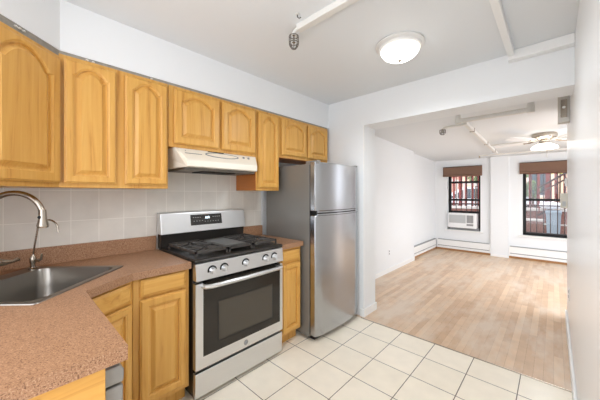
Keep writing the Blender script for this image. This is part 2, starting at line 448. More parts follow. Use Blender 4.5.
# open-topped carcass: floor, back panels and face, so the sink bowl can hang inside
mb = MB()
mb.prism([(XW+.01, -.42), (XW+.01, .473), (B_.x, B_.y), (A_.x, A_.y), (A_.x, -.42)][::-1], .10, .12)
mb.box(XW+.01, XW+.02, -.42, .473, .12, .868); mb.box(XW+.01, A_.x, -.42, -.41, .12, .868)
mb.prism([(A_.x, A_.y), (B_.x, B_.y), (B_.x-N.x*.018, B_.y-.001), (A_.x-N.x*.018, A_.y-N.y*.018)], .12, .868)
mb.build('cabinet_body', 'oak', c)
mb = MB(); i_ = N*.06; mb.prism([(XW+.03, -.40), (XW+.03, .46), (B_.x-i_.x, B_.y-i_.y+.01), (A_.x-i_.x, A_.y-i_.y)][::-1], 0, .10); mb.build('toe_kick', 'oak', c)
drawer_front(c, 'false_drawer', A_+U*.012+Vector((0, 0, .75))+N*.001, U, N, Lc-.035, .10)
panel_door(c, 'door', A_+U*.012+Vector((0, 0, .135))+N*.001, U, N, Lc-.035, .60, 0, .045)
# oak end panel under the counter end and dishwasher behind it
c = thing('end_panel', (-.93, -.1, 0), 'plain oak end panel under the near end of the counter', 'panel')
box(-.945, -.925, -.42, .185, 0, .868).build('panel', 'oak_h', c, bevel=.001)
b = MB(); b.lathe([(.006, 0), (.006, .002), (.004, .003)], (-.925, .045, .838), axis=0, n=14)
b.build('bolt_hole_cap', 'blackm', c)
c = thing('dishwasher', (-1.25, -.1, 0), 'grey dishwasher under the counter, only its door edge showing', 'dishwasher')
box(-1.545, -.952, -.40, .178, .08, .86).build('body', 'blackm', c)
box(-1.543, -.953, .186, .236, .10, .775).build('door', 'dw', c, bevel=.006)
mb = MB(); mb.prism([(.186, .782), (.236, .782), (.238, .80), (.238, .818), (.228, .834), (.186, .834)], -1.543, -.953, axis=0)
mb.build('control_panel', 'dw', c, bevel=.004)
box(-1.54, -.96, -.38, .12, 0, .08).build('toe_plate', 'blackm', c)

# ------------------------------------------------------------------ sink geometry (turned 45 degrees into the corner)
C1 = Vector((-1.905, .478, 0)); E1 = Vector((k, -k, 0)); E2 = Vector((-k, -k, 0)); SW, SD = .58, .535
def rrect(a0, a1, b0, b1, r, z, n=6):
    """rounded rectangle: a along the sink's front edge, b towards the corner"""
    out = []
    for ca, cb, s0 in ((a1-r, b0+r, -PI/2), (a1-r, b1-r, 0), (a0+r, b1-r, PI/2), (a0+r, b0+r, PI)):
        for i in range(n+1):
            t = s0+PI/2*i/n
            p = C1+E1*(ca+r*math.cos(t))+E2*(cb+r*math.sin(t)); out.append((p.x, p.y, z))
    return out

# countertops
def counter_mesh(outer, hole, z0, z1):
    mb = MB(); bm = mb.bm
    for z, flip in ((z1, False), (z0, True)):
        vs = [bm.verts.new((x, y, z)) for x, y in outer]
        es = [bm.edges.new((vs[i], vs[(i+1) % len(vs)])) for i in range(len(vs))]
        if hole:
            hs = [bm.verts.new((x, y, z)) for x, y in hole]
            es += [bm.edges.new((hs[i], hs[(i+1) % len(hs)])) for i in range(len(hs))]
        bmesh.ops.triangle_fill(bm, edges=es, use_beauty=True)
    bm.verts.ensure_lookup_table()
    n = len(outer); m_ = len(hole) if hole else 0; tot = n+m_
    V = bm.verts
    for i in range(n): bm.faces.new((V[i], V[(i+1) % n], V[tot+(i+1) % n], V[tot+i]))
    for i in range(m_): bm.faces.new((V[n+i], V[n+(i+1) % m_], V[tot+n+(i+1) % m_], V[tot+n+i]))
    return mb
c = thing('countertop', (-1.7, 0, .87), 'speckled pinkish brown laminate countertop around the sink', 'countertop')
outer = [(XW+.008, -.425), (-.885, -.425), (-.905, .235), (-1.547, .235), (-1.70, .465), (-1.705, .800), (XW+.008, .800)]
hole = [(p[0], p[1]) for p in rrect(.018, SW-.018, .018, SD-.018, .03, 0)]
counter_mesh(outer, hole, .868, .910).build('worktop', 'lam', c)
mb = MB(); mb.box(XW+.007, XW+.026, -.40, .792, .910, 1.018); mb.box(XW+.026, -.89, -.428, -.408, .910, 1.018)
mb.build('backsplash', 'lam', c, bevel=.002)
c = thing('countertop', (-2.0, 1.73, .87), 'short speckled laminate countertop between stove and refrigerator', 'countertop')
box(XW+.008, -1.70, 1.590, 1.865, .868, .910).build('worktop', 'lam', c, bevel=.002)
box(XW+.007, XW+.026, 1.59, 1.862, .910, 1.012).build('backsplash', 'lam', c, bevel=.002)

# sink
c = thing('kitchen_sink', (C1+E1*SW/2+E2*SD/2)+Vector((0, 0, .72)), 'stainless steel drop-in sink set diagonally in the counter corner', 'sink')
ZR = .9115
L = [rrect(0, SW, 0, SD, .018, ZR-.001), rrect(.002, SW-.002, .002, SD-.002, .018, ZR+.003), rrect(.012, SW-.012, .012, SD-.012, .018, ZR+.005),
     rrect(.030, SW-.030, .030, SD-.085, .045, ZR+.002), rrect(.033, SW-.033, .033, SD-.088, .05, ZR-.008), rrect(.040, SW-.040, .040, SD-.095, .06, ZR-.10),
     rrect(.052, SW-.052, .052, SD-.107, .06, ZR-.155), rrect(.085, SW-.085, .085, SD-.14, .05, ZR-.172), rrect(.2, SW-.2, .18, SD-.24, .03, ZR-.176)]
mb = MB(); mb.smooth = True; mb.loops(L, cap0=False); mb.build('basin', 'sink', c)
p = C1+E1*.30+E2*.24
mb = MB(); mb.lathe([(.042, 0), (.045, .003), (.036, .004), (.03, .0005), (.005, .001)], (p.x, p.y, ZR-.1755)); mb.build('drain', 'steel', c)

# main pull-down faucet: base left of the frame, spout arching over the bowl
fb = Vector((-2.085, -.085, .9165)); fh = Vector((-1.955, .118, 0)); dr = (fh-Vector((fb.x, fb.y, 0)))
c = thing('kitchen_faucet', fb, 'brushed nickel pull-down kitchen faucet arching over the sink', 'faucet')
mb = MB(); mb.lathe([(.03, 0), (.03, .01), (.022, .03), (.02, .1), (.018, .16), (.014, .17)], fb); mb.build('base', 'nickel', c)
pts = []
R = dr.length/2
for i in range(4): pts.append(fb+Vector((0, 0, .16+.03*i)))
zc = 1.365-R-.012
for i in range(1, 25):
    a = PI-(PI*1.0)*i/24
    pts.append(Vector((fb.x, fb.y, 0))+dr*(0.5+.5*math.cos(a))+Vector((0, 0, zc+R*math.sin(a)*1.0)))
pts[3].z = zc-.02
mb = MB(); mb.tube(pts, .0138, 14); mb.build('spout', 'nickel', c)
tip = pts[-1]; dn = Vector((dr.x*.08, dr.y*.08, -1)).normalized()
hp = [tip+dn*t for t in (-.034, -.02, .015, .048, .060)]
mb = MB(); mb.tube(hp, .02, 18, radii=[.015, .0165, .018, .0255, .023]); hd = mb.build('spray_head', 'nickel', c)
hv = Vector((.73, -.683, 0)).normalized()
q = tip+dn*.005+Vector((.683, -.73, 0)).normalized()*.016
mb = MB(); mb.lathe([(.0085, -.004), (.0085, .003), (.006, .005)], (q.x, q.y, q.z), axis=0, n=14); mb.build('spray_button', 'blackm', hd)
hb = fb+Vector((.015, .03, .085))
mb = MB(); mb.tube([fb+Vector((0, .01, .08)), fb+Vector((-.01, .035, .08)), fb+Vector((-.03, .06, .07)), fb+Vector((-.075, .095, .063)), fb+Vector((-.10, .118, .068))], .01, 12, radii=[.022, .024, .018, .008, .011]); mb.build('handle', 'nickel', c)
# filtered water faucet
wb = Vector((-2.195, .092, .9145))
c = thing('water_filter_faucet', wb, 'slim brushed nickel drinking-water faucet behind the sink', 'faucet')
mb = MB(); mb.lathe([(.02, 0), (.02, .006), (.013, .012), (.011, .03), (.016, .045), (.016, .062), (.009, .078), (.006, .085)], wb, n=24); mb.build('base', 'nickel', c)
rt = Vector((.73, .683, 0))
mb = MB(); mb.tube([wb+rt*.01+Vector((0, 0, .052)), wb+rt*.035+Vector((0, 0, .052)), wb+rt*.048+Vector((0, 0, .058)), wb+rt*.052+Vector((0, 0, .09))], .007, 10, radii=[.007, .009, .008, .005]); mb.build('handle', 'nickel', c)
pts = [wb+Vector((0, 0, .075)), wb+rt*.012+Vector((0, 0, .15)), wb+rt*.026+Vector((0, 0, .225))]
for i in range(0, 13):
    a = PI-PI*.95*i/12
    pts.append(wb+rt*(.085+.058*math.cos(a))+Vector((0, 0, .235+.05*math.sin(a))))
pts.append(pts[-1]+rt*.004+Vector((0, 0, -.03)))
mb = MB(); mb.tube(pts, .0048, 10); mb.build('spout', 'nickel', c)

# ------------------------------------------------------------------ range hood
c = thing('range_hood', (-2.1, 1.17, 1.56), 'off-white under-cabinet range hood above the stove', 'range hood')
Y0, Y1 = .797, 1.540
mb = MB()
prof = [(XW+.012, 1.684), (-1.985, 1.684), (-1.905, 1.618), (-1.878, 1.592), (-1.872, 1.546), (-1.885, 1.541), (XW+.012, 1.541)]
tp = lambda x: max(0, (x+2.0))*.45
mb.loops([[(x, Y0+tp(x), z) for x, z in prof], [(x, Y1-tp(x)*1.35, z) for x, z in prof]]); mb.build('shell', 'hood', c, bevel=.004)
box(XW+.08, -1.93, Y0+.06, Y1-.06, 1.522, 1.541).build('filter_tray', 'hood_under', c, bevel=.003)
mb = MB(); mb.prism([(XW+.2, 1.514), (-1.97, 1.514), (-1.95, 1.523), (XW+.2, 1.523)], 1.0, 1.3, axis=1); mb.build('grease_filter', 'blackm', c)
# sloped front details lie on the slope between (-1.985,1.684) and (-1.905,1.618)
sl = Vector((.08, 0, -.066)).normalized(); sn = Vector((.066, 0, .08)).normalized(); so0 = Vector((-1.985, 0, 1.684))
def onslope(y, s, d=.0): return so0+sl*s+sn*d+Vector((0, y, 0))
mb = MB()
ring = lambda ry, rs, d: [onslope(1.17+ry*math.cos(2*PI*i/40), .052+rs*math.sin(2*PI*i/40), d) for i in range(40)]
mb.loops([ring(.150, .034, 0), ring(.150, .034, .003), ring(.140, .028, .004), ring(.138, .027, .001)], cap1=False); mb.build('oval_trim', 'grey_pl', c)
mb = MB(); mb.loops([ring(.137, .0265, 0), ring(.135, .026, .003)]); mb.build('light_lens', 'hood', c)
def slopebox(y0, y1, s0, s1, d): 
    mb = MB(); mb.loops([[onslope(y0, s0), onslope(y1, s0), onslope(y1, s1), onslope(y0, s1)], [onslope(y0, s0, d), onslope(y1, s0, d), onslope(y1, s1, d), onslope(y0, s1, d)]]); return mb
slopebox(1.06, 1.20, .003, .013, .0015).build('vent_slot', 'blackm', c)
slopebox(.86, .99, .060, .066, .002).build('groove', 'grey_mark', c)
for y in (1.375, 1.425):
    q = onslope(y, .045); mb = MB(); mb.tube([q, q+sn*.004, q+sn*.009], .009, 14, radii=[.011, .01, .007]); mb.build('switch', 'grey_pl', c)
q = onslope(.875, .03); mb = MB(); mb.tube([q, q+sn*.002], .004, 8); mb.build('screw', 'grey_mark', c)

# ------------------------------------------------------------------ stove
SY0, SY1 = .812, 1.572
c = thing('gas_stove', (-2.0, 1.19, 0), 'stainless steel gas stove with black grates and glass oven door', 'stove')
box(-2.29, -1.715, SY0, SY1, .03, .90).build('body', 'black', c, bevel=.003)
for y in (SY0+.04, SY1-.04):
    for x in (-2.25, -1.76):
        mb = MB(); mb.lathe([(.018, 0), (.018, .01), (.01, .012), (.01, .032)], (x, y, 0), n=12); mb.build('foot', 'blackm', c)
# cooktop
mb = MB(); mb.prism([(-2.29, .90), (-1.675, .90), (-1.668, .915), (-1.68, .925), (-2.29, .925)], SY0-.002, SY1+.002, axis=1)
mb.build('cooktop', 'black', c, bevel=.004)
# front control panel (slightly sloped)
mb = MB(); mb.prism([(-1.715, .785), (-1.662, .785), (-1.672, .895), (-1.715, .899)], SY0, SY1, axis=1); cp = mb.build('knob_panel', 'steel_h', c, bevel=.003)
for y in (.925, 1.015, 1.195, 1.385, 1.475):
    mb = MB(); mb.lathe([(.024, 0), (.023, .006), (.020, .009), (.0185, .030), (.016, .034)], (-1.667, y, .838), axis=0, n=24)
    kb = mb.build('knob', 'steel_h', c)
    box(-1.650, -1.626, y-.0045, y+.0045, .817, .859).build('grip', 'steel_h', kb, bevel=.002)
    mb = MB(); mb.lathe([(.034, 0), (.034, .0015)], (-1.6675, y, .838), axis=0, n=24); mb.build('knob_ring', 'blackm', c)
# oven door
D0 = -1.712
dm = MB(); y0, y1 = SY0, SY1
for b in ((D0, -1.672, y0, y1, .208, .285), (D0, -1.672, y0, y0+.052, .285, .765), (D0, -1.672, y1-.03, y1, .285, .765)): dm.box(*b)
door = dm.build('oven_door', 'steel_h', c)
mb = MB()
mb.box(D0, -1.671, y0+.052, y1-.03, .285, .764)
mb.build('door_glass', 'oven_glass', door)
mb = MB()
def fr(a0, a1, b0, b1, w_):
    mb.box(-1.6700, -1.6692, a0, a1, b0, b0+w_); mb.box(-1.6700, -1.6692, a0, a1, b1-w_, b1); mb.box(-1.6700, -1.6692, a0, a0+w_, b0+w_, b1-w_); mb.box(-1.6700, -1.6692, a1-w_, a1, b0+w_, b1-w_)
fr(.97, 1.46, .345, .62, .006)
mb.build('window_border', 'blackm', door)
box(-1.6705, -1.6695, .976, 1.454, .351, .614).build('window_pane', mat('oven_window', (74, 68, 59), rough=.06), door)  # pane colour lightened to stand in for the floor tile's reflection
mb = MB(); hp = [(-1.672, .862, .745), (-1.636, .866, .748), (-1.622, .90, .748), (-1.616, 1.05, .748), (-1.613, 1.19, .748), (-1.616, 1.33, .748), (-1.622, 1.49, .748), (-1.636, 1.524, .748), (-1.672, 1.528, .745)]
L = []
mb.tube(hp, .0145, 12); mb.build('handle', 'steel_h', door)
mb = MB(); mb.lathe([(.019, 0), (.019, .0016), (.0175, .002)], (-1.672, 1.20, .245), axis=0, n=28); em = mb.build('round_emblem', 'grey_pl', door)
mb = MB(); mb.tube([(-1.6695, 1.20+.013*math.cos(t*PI/12), .245+.013*math.sin(t*PI/12)) for t in range(25)], .0012, 6)
mb.tube([(-1.6695, 1.197-.005*math.cos(t*PI/8), .245+.006*math.sin(t*PI/8)) for t in range(3, 15)], .0010, 6)
mb.tube([(-1.6695, 1.206-.005*math.cos(t*PI/8), .245+.006*math.sin(t*PI/8)) for t in range(-2, 10)], .0010, 6)
mb.build('monogram', 'steel', em)
# storage drawer
mb = MB(); mb.box(D0, -1.675, y0, y1, .028, .186); dd = mb.build('storage_drawer', 'steel_h', c, bevel=.004)
box(D0-.001, -1.70, y0+.005, y1-.005, .180, .215).build('drawer_gap', 'blackm', c)
# backguard
mb = MB(); mb.prism([(-2.29, .92), (-2.235, .92), (-2.225, 1.03), (-2.29, 1.03)], SY0-.01, SY1, axis=1); mb.build('backguard_base', 'black', c, bevel=.003)
mb = MB(); mb.prism([(-2.30, 1.03), (-2.205, 1.03), (-2.232, 1.192), (-2.25, 1.20), (-2.30, 1.20)], SY0-.015, SY1+.005, axis=1); bg_ = mb.build('backguard', 'steel_h', c, bevel=.004)
bx = lambda z: -2.205-(z-1.03)/(1.192-1.03)*.027
def onguard(y0_, y1_, z0, z1, d, name, m_, par):
    mb = MB(); q = lambda y, z, e: (bx(z)+e, y, z)
    mb.loops([[q(y0_, z0, 0), q(y1_, z0, 0), q(y1_, z1, 0), q(y0_, z1, 0)], [q(y0_, z0, d), q(y1_, z0, d), q(y1_, z1, d), q(y0_, z1, d)]])
    return mb.build(name, m_, par)
pg = onguard(1.035, 1.325, 1.083, 1.172, .002, 'control_display', 'panel_glass', bg_)
mb = MB()
def seg(y0_, y1_, z0, z1):
    q = lambda y, z, e: (bx(z)+e, y, z)
    mb.loops([[q(y0_, z0, .0015), q(y1_, z0, .0015), q(y1_, z1, .0015), q(y0_, z1, .0015)], [q(y0_, z0, .003), q(y1_, z0, .003), q(y1_, z1, .003), q(y0_, z1, .003)]])
for y in (1.168, 1.182, 1.196):
    for s_ in ((y, y+.008, 1.150, 1.152), (y, y+.008, 1.142, 1.144), (y, y+.008, 1.134, 1.136), (y, y+.002, 1.134, 1.152), (y+.0065, y+.0085, 1.134, 1.152)): seg(*s_)
mb.build('clock_digits', 'digit', bg_)
def mark(*a):
    global mb
    mb = MB(); seg(*a); mb.build('button_mark', 'mark', bg_)
for yy in (1.055, 1.075, 1.095, 1.115, 1.235, 1.255, 1.275, 1.295): mark(yy, yy+.012, 1.146, 1.150)
for yy in (1.06, 1.085, 1.11, 1.135, 1.16, 1.185, 1.21, 1.235, 1.26, 1.285): mark(yy, yy+.007, 1.115 if yy < 1.15 else 1.108, 1.120 if yy < 1.15 else 1.113)

# burners and grates
for (x, y, r) in ((-1.83, .96, .045), (-2.08, .96, .036), (-1.83, 1.43, .048), (-2.08, 1.43, .034), (-1.95, 1.19, .04)):
    mb = MB(); mb.lathe([(r*1.25, 0), (r*1.2, .008), (r*.9, .009), (r*.9, .014), (r, .015), (r, .021), (r*.8, .025)], (x, y, .924), n=28); mb.build('burner', 'iron', c)
def grate(ya, yb):
    g_ = MB(); x0, x1 = -2.17, -1.72; z0, z1 = .950, .968; w_ = .014
    for x in (x0, (x0+x1)/2-.005, x1-w_): g_.box(x, x+w_, ya, yb, z0, z1)
    for y in (ya, yb-w_): g_.box(x0, x1, y, y+w_, z0-.001, z1-.001)
    ym = (ya+yb)/2
    for xc in (-1.83, -2.06):
        for a in range(8):
            t = a*PI/4+PI/8; r0 = .026; r1 = .105
            p0 = Vector((xc+r0*math.cos(t), ym+r0*math.sin(t), .966)); p1 = Vector((xc+r1*math.cos(t), ym+max(-.105, min(.105, r1*1.2*math.sin(t))), .957))
            g_.tube([p0, p1], .0075, 6)
    for x in (x0+.005, x1-.005):
        for y in (ya+.006, yb-.006): g_.box(x-.006, x+.006, y-.006, y+.006, .924, z0)
    return g_
grate(.835, 1.078).build('grate', 'iron', c); grate(1.305, 1.548).build('grate', 'iron', c)
mb = MB(); x0, x1 = -2.17, -1.72
for y in (1.088, 1.285): mb.box(x0, x1, y, y+.011, .948, .962)
for x in (x0, x1-.011, -1.76): mb.box(x, x+.011, 1.088, 1.296, .948, .961)
for x in (x0+.005, x1-.005):
    for y in (1.094, 1.29): mb.box(x-.006, x+.006, y-.006, y+.006, .924, .95)
mb.build('grate', 'iron', c)
box(-2.13, -1.78, 1.102, 1.282, .953, .966).build('griddle', 'griddle', c, bevel=.006)

# ------------------------------------------------------------------ refrigerator
c = thing('refrigerator', (-1.95, 2.24, 0), 'stainless steel top-freezer refrigerator with dark grey side', 'refrigerator')
RY0, RY1 = 1.885, 2.610
box(-2.26, -1.645, RY0, RY1, .03, 1.625).build('body', 'fridge_side', c, bevel=.006)
def bowed(z0, z1, name):
    pts = [(-1.635, RY1), (-1.635, RY0)]
    for i in range(17):
        y = RY0+(RY1-RY0)*i/16; t = (i/16-.5)*2
        pts.append((-1.535-.030*t*t-(.012 if i in (0, 16) else 0), y))
    m_ = MB(); m_.prism(pts, z0, z1); m_.smooth = True
    return m_.build(name, 'steel', c, bevel=.005)
fz = bowed(1.192, 1.640, 'freezer_door'); rf = bowed(.05, 1.150, 'fridge_door')
mb = MB(); pts = [(-1.640, RY1-.01), (-1.640, RY0+.01)]
for i in range(17):
    y = RY0+.01+(RY1-RY0-.02)*i/16; t = (i/16-.5)*2; pts.append((-1.565-.03*t*t, y))
mb.prism(pts, 1.150, 1.192); mb.build('handle_recess', 'blackm', c)
def lip(z0, z1, par, name):
    m_ = MB(); a = []; b = []
    for i in range(17):
        y = RY0+.03+(RY1-RY0-.05)*i/16; t = (i/16-.5)*2
        a.append((-1.532-.030*t*t, y)); b.append((-1.552-.030*t*t, y))
    m_.prism(a+b[::-1], z0, z1); m_.smooth = True; return m_.build(name, 'steel', par)
lip(1.176, 1.190, fz, 'pull_edge'); lip(1.152, 1.166, rf, 'pull_edge')
for z in (.05, 1.60): pass
mb = MB(); mb.box(-1.70, -1.56, RY0+.01, RY0+.06, 1.625, 1.655); mb.build('hinge_cap', 'fridge_side', c, bevel=.004)
box(-1.66, -1.57, RY1-.05, RY1-.01, 1.641, 1.655).build('hinge_cap', 'fridge_side', c, bevel=.004)
box(-1.645, -1.635, RY0+.004, RY1-.004, .06, 1.62).build('door_gasket', 'blackm', c)
for y in (RY0+.05, RY1-.05):
    mb = MB(); mb.lathe([(.02, 0), (.02, .035)], (-1.68, y, 0), n=14); mb.build('foot', 'blackm', c)
    mb = MB(); mb.lathe([(.02, 0), (.02, .035)], (-2.2, y, 0), n=14); mb.build('foot', 'blackm', c)
box(-1.66, -1.60, RY0+.02, RY1-.02, .012, .048).build('toe_grille', 'blackm', c)
mb = MB(); mb.lathe([(.010, 0), (.010, .002)], (-1.566, 2.565, 1.565), axis=0, n=16); mb.build('brand_badge', 'grey_pl', fz)


# ------------------------------------------------------------------ ceiling light (kitchen)
LC = (-.815, 1.93, ZC)
c = thing('ceiling_light', LC, 'round flush-mount ceiling light with frosted glass dome in the kitchen', 'ceiling light')
mb = MB(); mb.lathe([(.165, 0), (.168, -.012), (.158, -.022), (.15, -.024), (.146, -.036), (.132, -.042)], LC, n=48); mb.build('rim', mat('white_metal_rim', (228, 227, 224), rough=.4, metal=.1), c)
mb = MB(); mb.lathe([(.132, -.042), (.130, -.055), (.115, -.078), (.085, -.098), (.045, -.109), (.01, -.112)], LC, n=48); mb.build('glass_dome', 'lampglass', c)
mb = MB(); mb.lathe([(.012, -.110), (.014, -.116), (.008, -.122), (.006, -.130), (.001, -.133)], LC, n=16); mb.build('finial', 'nickel', c)
pl = bpy.data.lights.new('ceiling_light_bulb', 'SPOT'); pl.spot_size = math.radians(172); pl.spot_blend = .6; pl.energy = 22; pl.color = (.9, .95, 1); pl.shadow_soft_size = .12
po = bpy.data.objects.new('ceiling_light_bulb', pl); COL.objects.link(po); po.location = (LC[0], LC[1], LC[2]-.15)

# ------------------------------------------------------------------ sprinkler lines
def cage(parent, p, r=.02, h=.05):
    m_ = MB(); p = Vector(p)
    for a in range(4):
        t = a*PI/4
        d = Vector((math.cos(t), math.sin(t), 0))
        loop = [p+d*(r*math.cos(s*PI/10))+Vector((0, 0, -h/2-h/2*math.sin(s*PI/10))) for s in range(11)]
        m_.tube([p+d*r]+loop+[p-d*r], .003, 6)
    for z in (0, -h*.5): m_.tube([p+Vector((r*math.cos(s*PI/8), r*math.sin(s*PI/8), z)) for s in range(17)], .003, 6)
    m_.build('wire_cage', 'cage_wire', parent)
    m_ = MB(); m_.lathe([(.009, .018), (.009, .004), (.005, 0), (.004, -h*.45), (.011, -h*.46), (.011, -h*.5)], p, n=14); m_.build('sprinkler_head', 'nickel', parent)
c = thing('sprinkler_conduit', (-.6, 1.27, ZC), 'white boxed sprinkler pipe with caged head on kitchen ceiling', 'sprinkler pipe')
box(-1.20, -.255, 1.245, 1.29, 2.392, ZC).build('pipe_cover', 'pipe', c, bevel=.004)
mb = MB(); mb.tube([(-1.19, 1.268, 2.41), (-1.225, 1.268, 2.41), (-1.238, 1.268, 2.40), (-1.24, 1.268, 2.383)], .014, 12); mb.build('elbow', 'pipe', c)
cage(c, (-1.24, 1.268, 2.378), .03, .085)
c = thing('ceiling_hook', (-1.20, 1.16, ZC), 'tiny metal hook on the kitchen ceiling beside the boxed pipe', 'hook')
mb = MB(); mb.lathe([(.012, 0), (.012, -.004), (.004, -.006)], (-1.125, 1.18, ZC), n=12); mb.build('plate', 'pipe', c)
mb = MB(); mb.tube([(-1.125, 1.18, ZC-.004), (-1.125, 1.18, ZC-.018), (-1.118, 1.188, ZC-.026), (-1.11, 1.196, ZC-.02)], .003, 8); mb.build('hook_wire', 'blackm', c)
CL = lambda y: 2.31-(y-2.92)*.0397
# living room pipes
c = thing('sprinkler_pipe', (-.5, 3.58, 2.2), 'thick horizontal sprinkler pipe behind the header', 'sprinkler pipe')
mb = MB(); mb.tube([(-.83, 3.60, 2.215), (-.82, 3.60, 2.20), (-.16, 3.60, 2.20)], .026, 16); mb.build('pipe', 'pipe', c)
for x in (-.82, -.17):
    mb = MB(); mb.tube([(x, 3.60, 2.172), (x, 3.60, 2.23), (x, 3.60, CL(3.6)+.003)], .03, 16, radii=[.031, .031, .024]); mb.build('elbow', 'pipe', c)
c = thing('sprinkler_pipe', (-.9, 3.95, 2.25), 'short side pipe ending in a round caged sprinkler over living room', 'sprinkler pipe')
mb = MB(); mb.tube([(-1.08, 3.95, 2.205), (-1.06, 3.95, 2.225), (-1.03, 3.95, 2.228), (-.84, 3.95, 2.228)], .016, 12); mb.build('pipe', 'pipe', c)
cage(c, (-1.085, 3.95, 2.20), .036, .065)
c = thing('conduit', (-.82, 5, 2.2), 'white square conduit running along living room ceiling to the windows', 'conduit')
mb = MB(); mb.prism([(3.93, CL(3.93)), (3.93, CL(3.93)-.045), (6.55, CL(6.55)-.045), (6.55, CL(6.55))], -.842, -.80, axis=0); mb.build('pipe_cover', 'pipe', c, bevel=.004)
for y in (4.35, 5.4, 6.2): box(-.85, -.792, y, y+.02, CL(y)-.05, CL(y)-.001).build('clip', 'nickel', c)
c = thing('sprinkler_pipe', (-.6, 6.5, 2.12), 'thin cross pipe with small sprinkler near the living room windows', 'sprinkler pipe')
mb = MB(); mb.tube([(-1.10, 6.5, 2.118), (.6, 6.5, 2.118)], .012, 10); mb.build('pipe', 'pipe', c)
mb = MB(); mb.lathe([(.014, .02), (.014, 0), (.008, -.01), (.016, -.025), (.016, -.028)], (-1.10, 6.5, 2.10), n=14); mb.build('sprinkler_head', 'nickel', c)
c = thing('conduit', (-.4, 5.7, 2.2), 'flat white conduit crossing the living room ceiling above the fan', 'conduit')
box(-.798, .95, 5.70, 5.74, CL(5.72)-.022, CL(5.72)-.001).build('pipe_cover', 'pipe', c, bevel=.003)

# ------------------------------------------------------------------ ceiling fan
FX, FY = -.10, 5.30; FZ = CL(5.3)
c = thing('ceiling_fan', (FX, FY, FZ), 'brushed nickel ceiling fan with white glass light in living room', 'ceiling fan')
P_ = (FX, FY, FZ)
mb = MB(); mb.lathe([(.135, .006), (.145, -.02), (.14, -.05), (.10, -.078), (.065, -.09), (.055, -.11), (.065, -.12), (.065, -.14)], P_, n=36); mb.build('motor_housing', 'nickel', c)
for i in range(5):
    t = math.radians(18+72*i)
    d = Vector((math.cos(t), math.sin(t), 0)); n_ = Vector((-d.y, d.x, 0))
    o_ = Vector((FX, FY, FZ-.095))
    m_ = MB(); q = lambda r, s_, h: o_+d*r+n_*s_+Vector((0, 0, h))
    pr = [(.19, .045), (.30, .06), (.48, .065), (.60, .062), (.645, .035)]
    top = [q(r, s_, .003+s_*.14) for r, s_ in pr]+[q(r, -s_, .003-s_*.14) for r, s_ in pr[::-1]]
    bot = [p_-Vector((0, 0, .007)) for p_ in top]
    m_.loops([bot, top]); bl = m_.build('blade', 'white_pl', c)
    m_ = MB(); m_.tube([q(.12, 0, .008), q(.17, 0, -.008), q(.25, 0, -.008)], .009, 8, radii=[.014, .01, .012]); m_.build('blade_bracket', 'nickel', bl)
mb = MB(); mb.lathe([(.06, -.14), (.09, -.148), (.14, -.180), (.152, -.205), (.15, -.212), (.05, -.222), (.01, -.223)], P_, n=36); mb.build('glass_shade', 'fanglass', c)
mb = MB(); mb.tube([(FX+.03, FY-.07, FZ-.14), (FX+.03, FY-.155, FZ-.20), (FX+.03, FY-.155, FZ-.36)], .003, 6); mb.build('pull_chain', 'nickel', c)
pl = bpy.data.lights.new('fan_light_bulb', 'SPOT'); pl.spot_size = math.radians(172); pl.spot_blend = .6; pl.energy = 22; pl.color = (.9, .95, 1); pl.shadow_soft_size = .1
po = bpy.data.objects.new('fan_light_bulb', pl); COL.objects.link(po); po.location = (FX, FY, FZ-.26)

# ------------------------------------------------------------------ right wall fittings
c = thing('junction_panel', (.05, 3.4, 2.0), 'grey metal electrical panel high beside the right wall end', 'electrical panel')
box(.026, XR, 3.42, 3.50, 1.995, CL(3.46)+.001).build('box', mat('dull_metal', (206, 202, 194), rough=.45, metal=.4), c, bevel=.004)
box(.045, .088, 3.41, 3.42, 2.04, 2.20).build('cover_plate', 'nickel', c, bevel=.003)
mb = MB(); mb.lathe([(.012, 0), (.008, -.008)], (.066, 3.41, 2.13), axis=1, n=12); mb.build('button', 'white_pl', c)
c = thing('door_chime', (.07, 3.98, 1.2), 'small cream intercom box on the right wall end', 'intercom')
box(.050, XR, 3.93, 4.03, 1.20, 1.355).build('case', 'cream_pl', c, bevel=.006)
box(.065, .09, 3.925, 3.931, 1.22, 1.27).build('speaker_grille', 'lgrey_pl', c)
c = thing('wall_switch', (.1, 4.0, 1.4), 'tiny white switch on the right wall above the intercom', 'switch')
box(.085, XR, 3.96, 4.02, 1.43, 1.51).build('plate', 'white_pl', c, bevel=.003)
box(.078, .085, 3.98, 4.0, 1.46, 1.48).build('toggle', 'cream_pl', c)
def outlet(c, x0, x1, y, z, nx):
    box(min(x0, x1), max(x0, x1), y-.035, y+.035, z-.057, z+.057).build('plate', 'white_pl', c, bevel=.002)
    for dz in (-.022, .022): box(x1-.001 if nx > 0 else x1-.002, x1+.002 if nx > 0 else x1+.001, y-.014, y+.014, z+dz-.012, z+dz+.012).build('socket', 'grey_pl', c)
c = thing('wall_outlet', (-2.07, 4.455, .34), 'electrical outlet on the left living room wall', 'outlet'); outlet(c, -2.07, -2.064, 4.455, .34, 1)
c = thing('wall_outlet', (XR, 3.5, .43), 'electrical outlet low on the glossy right wall', 'outlet'); outlet(c, XR, XR-.006, 3.5, .43, -1)

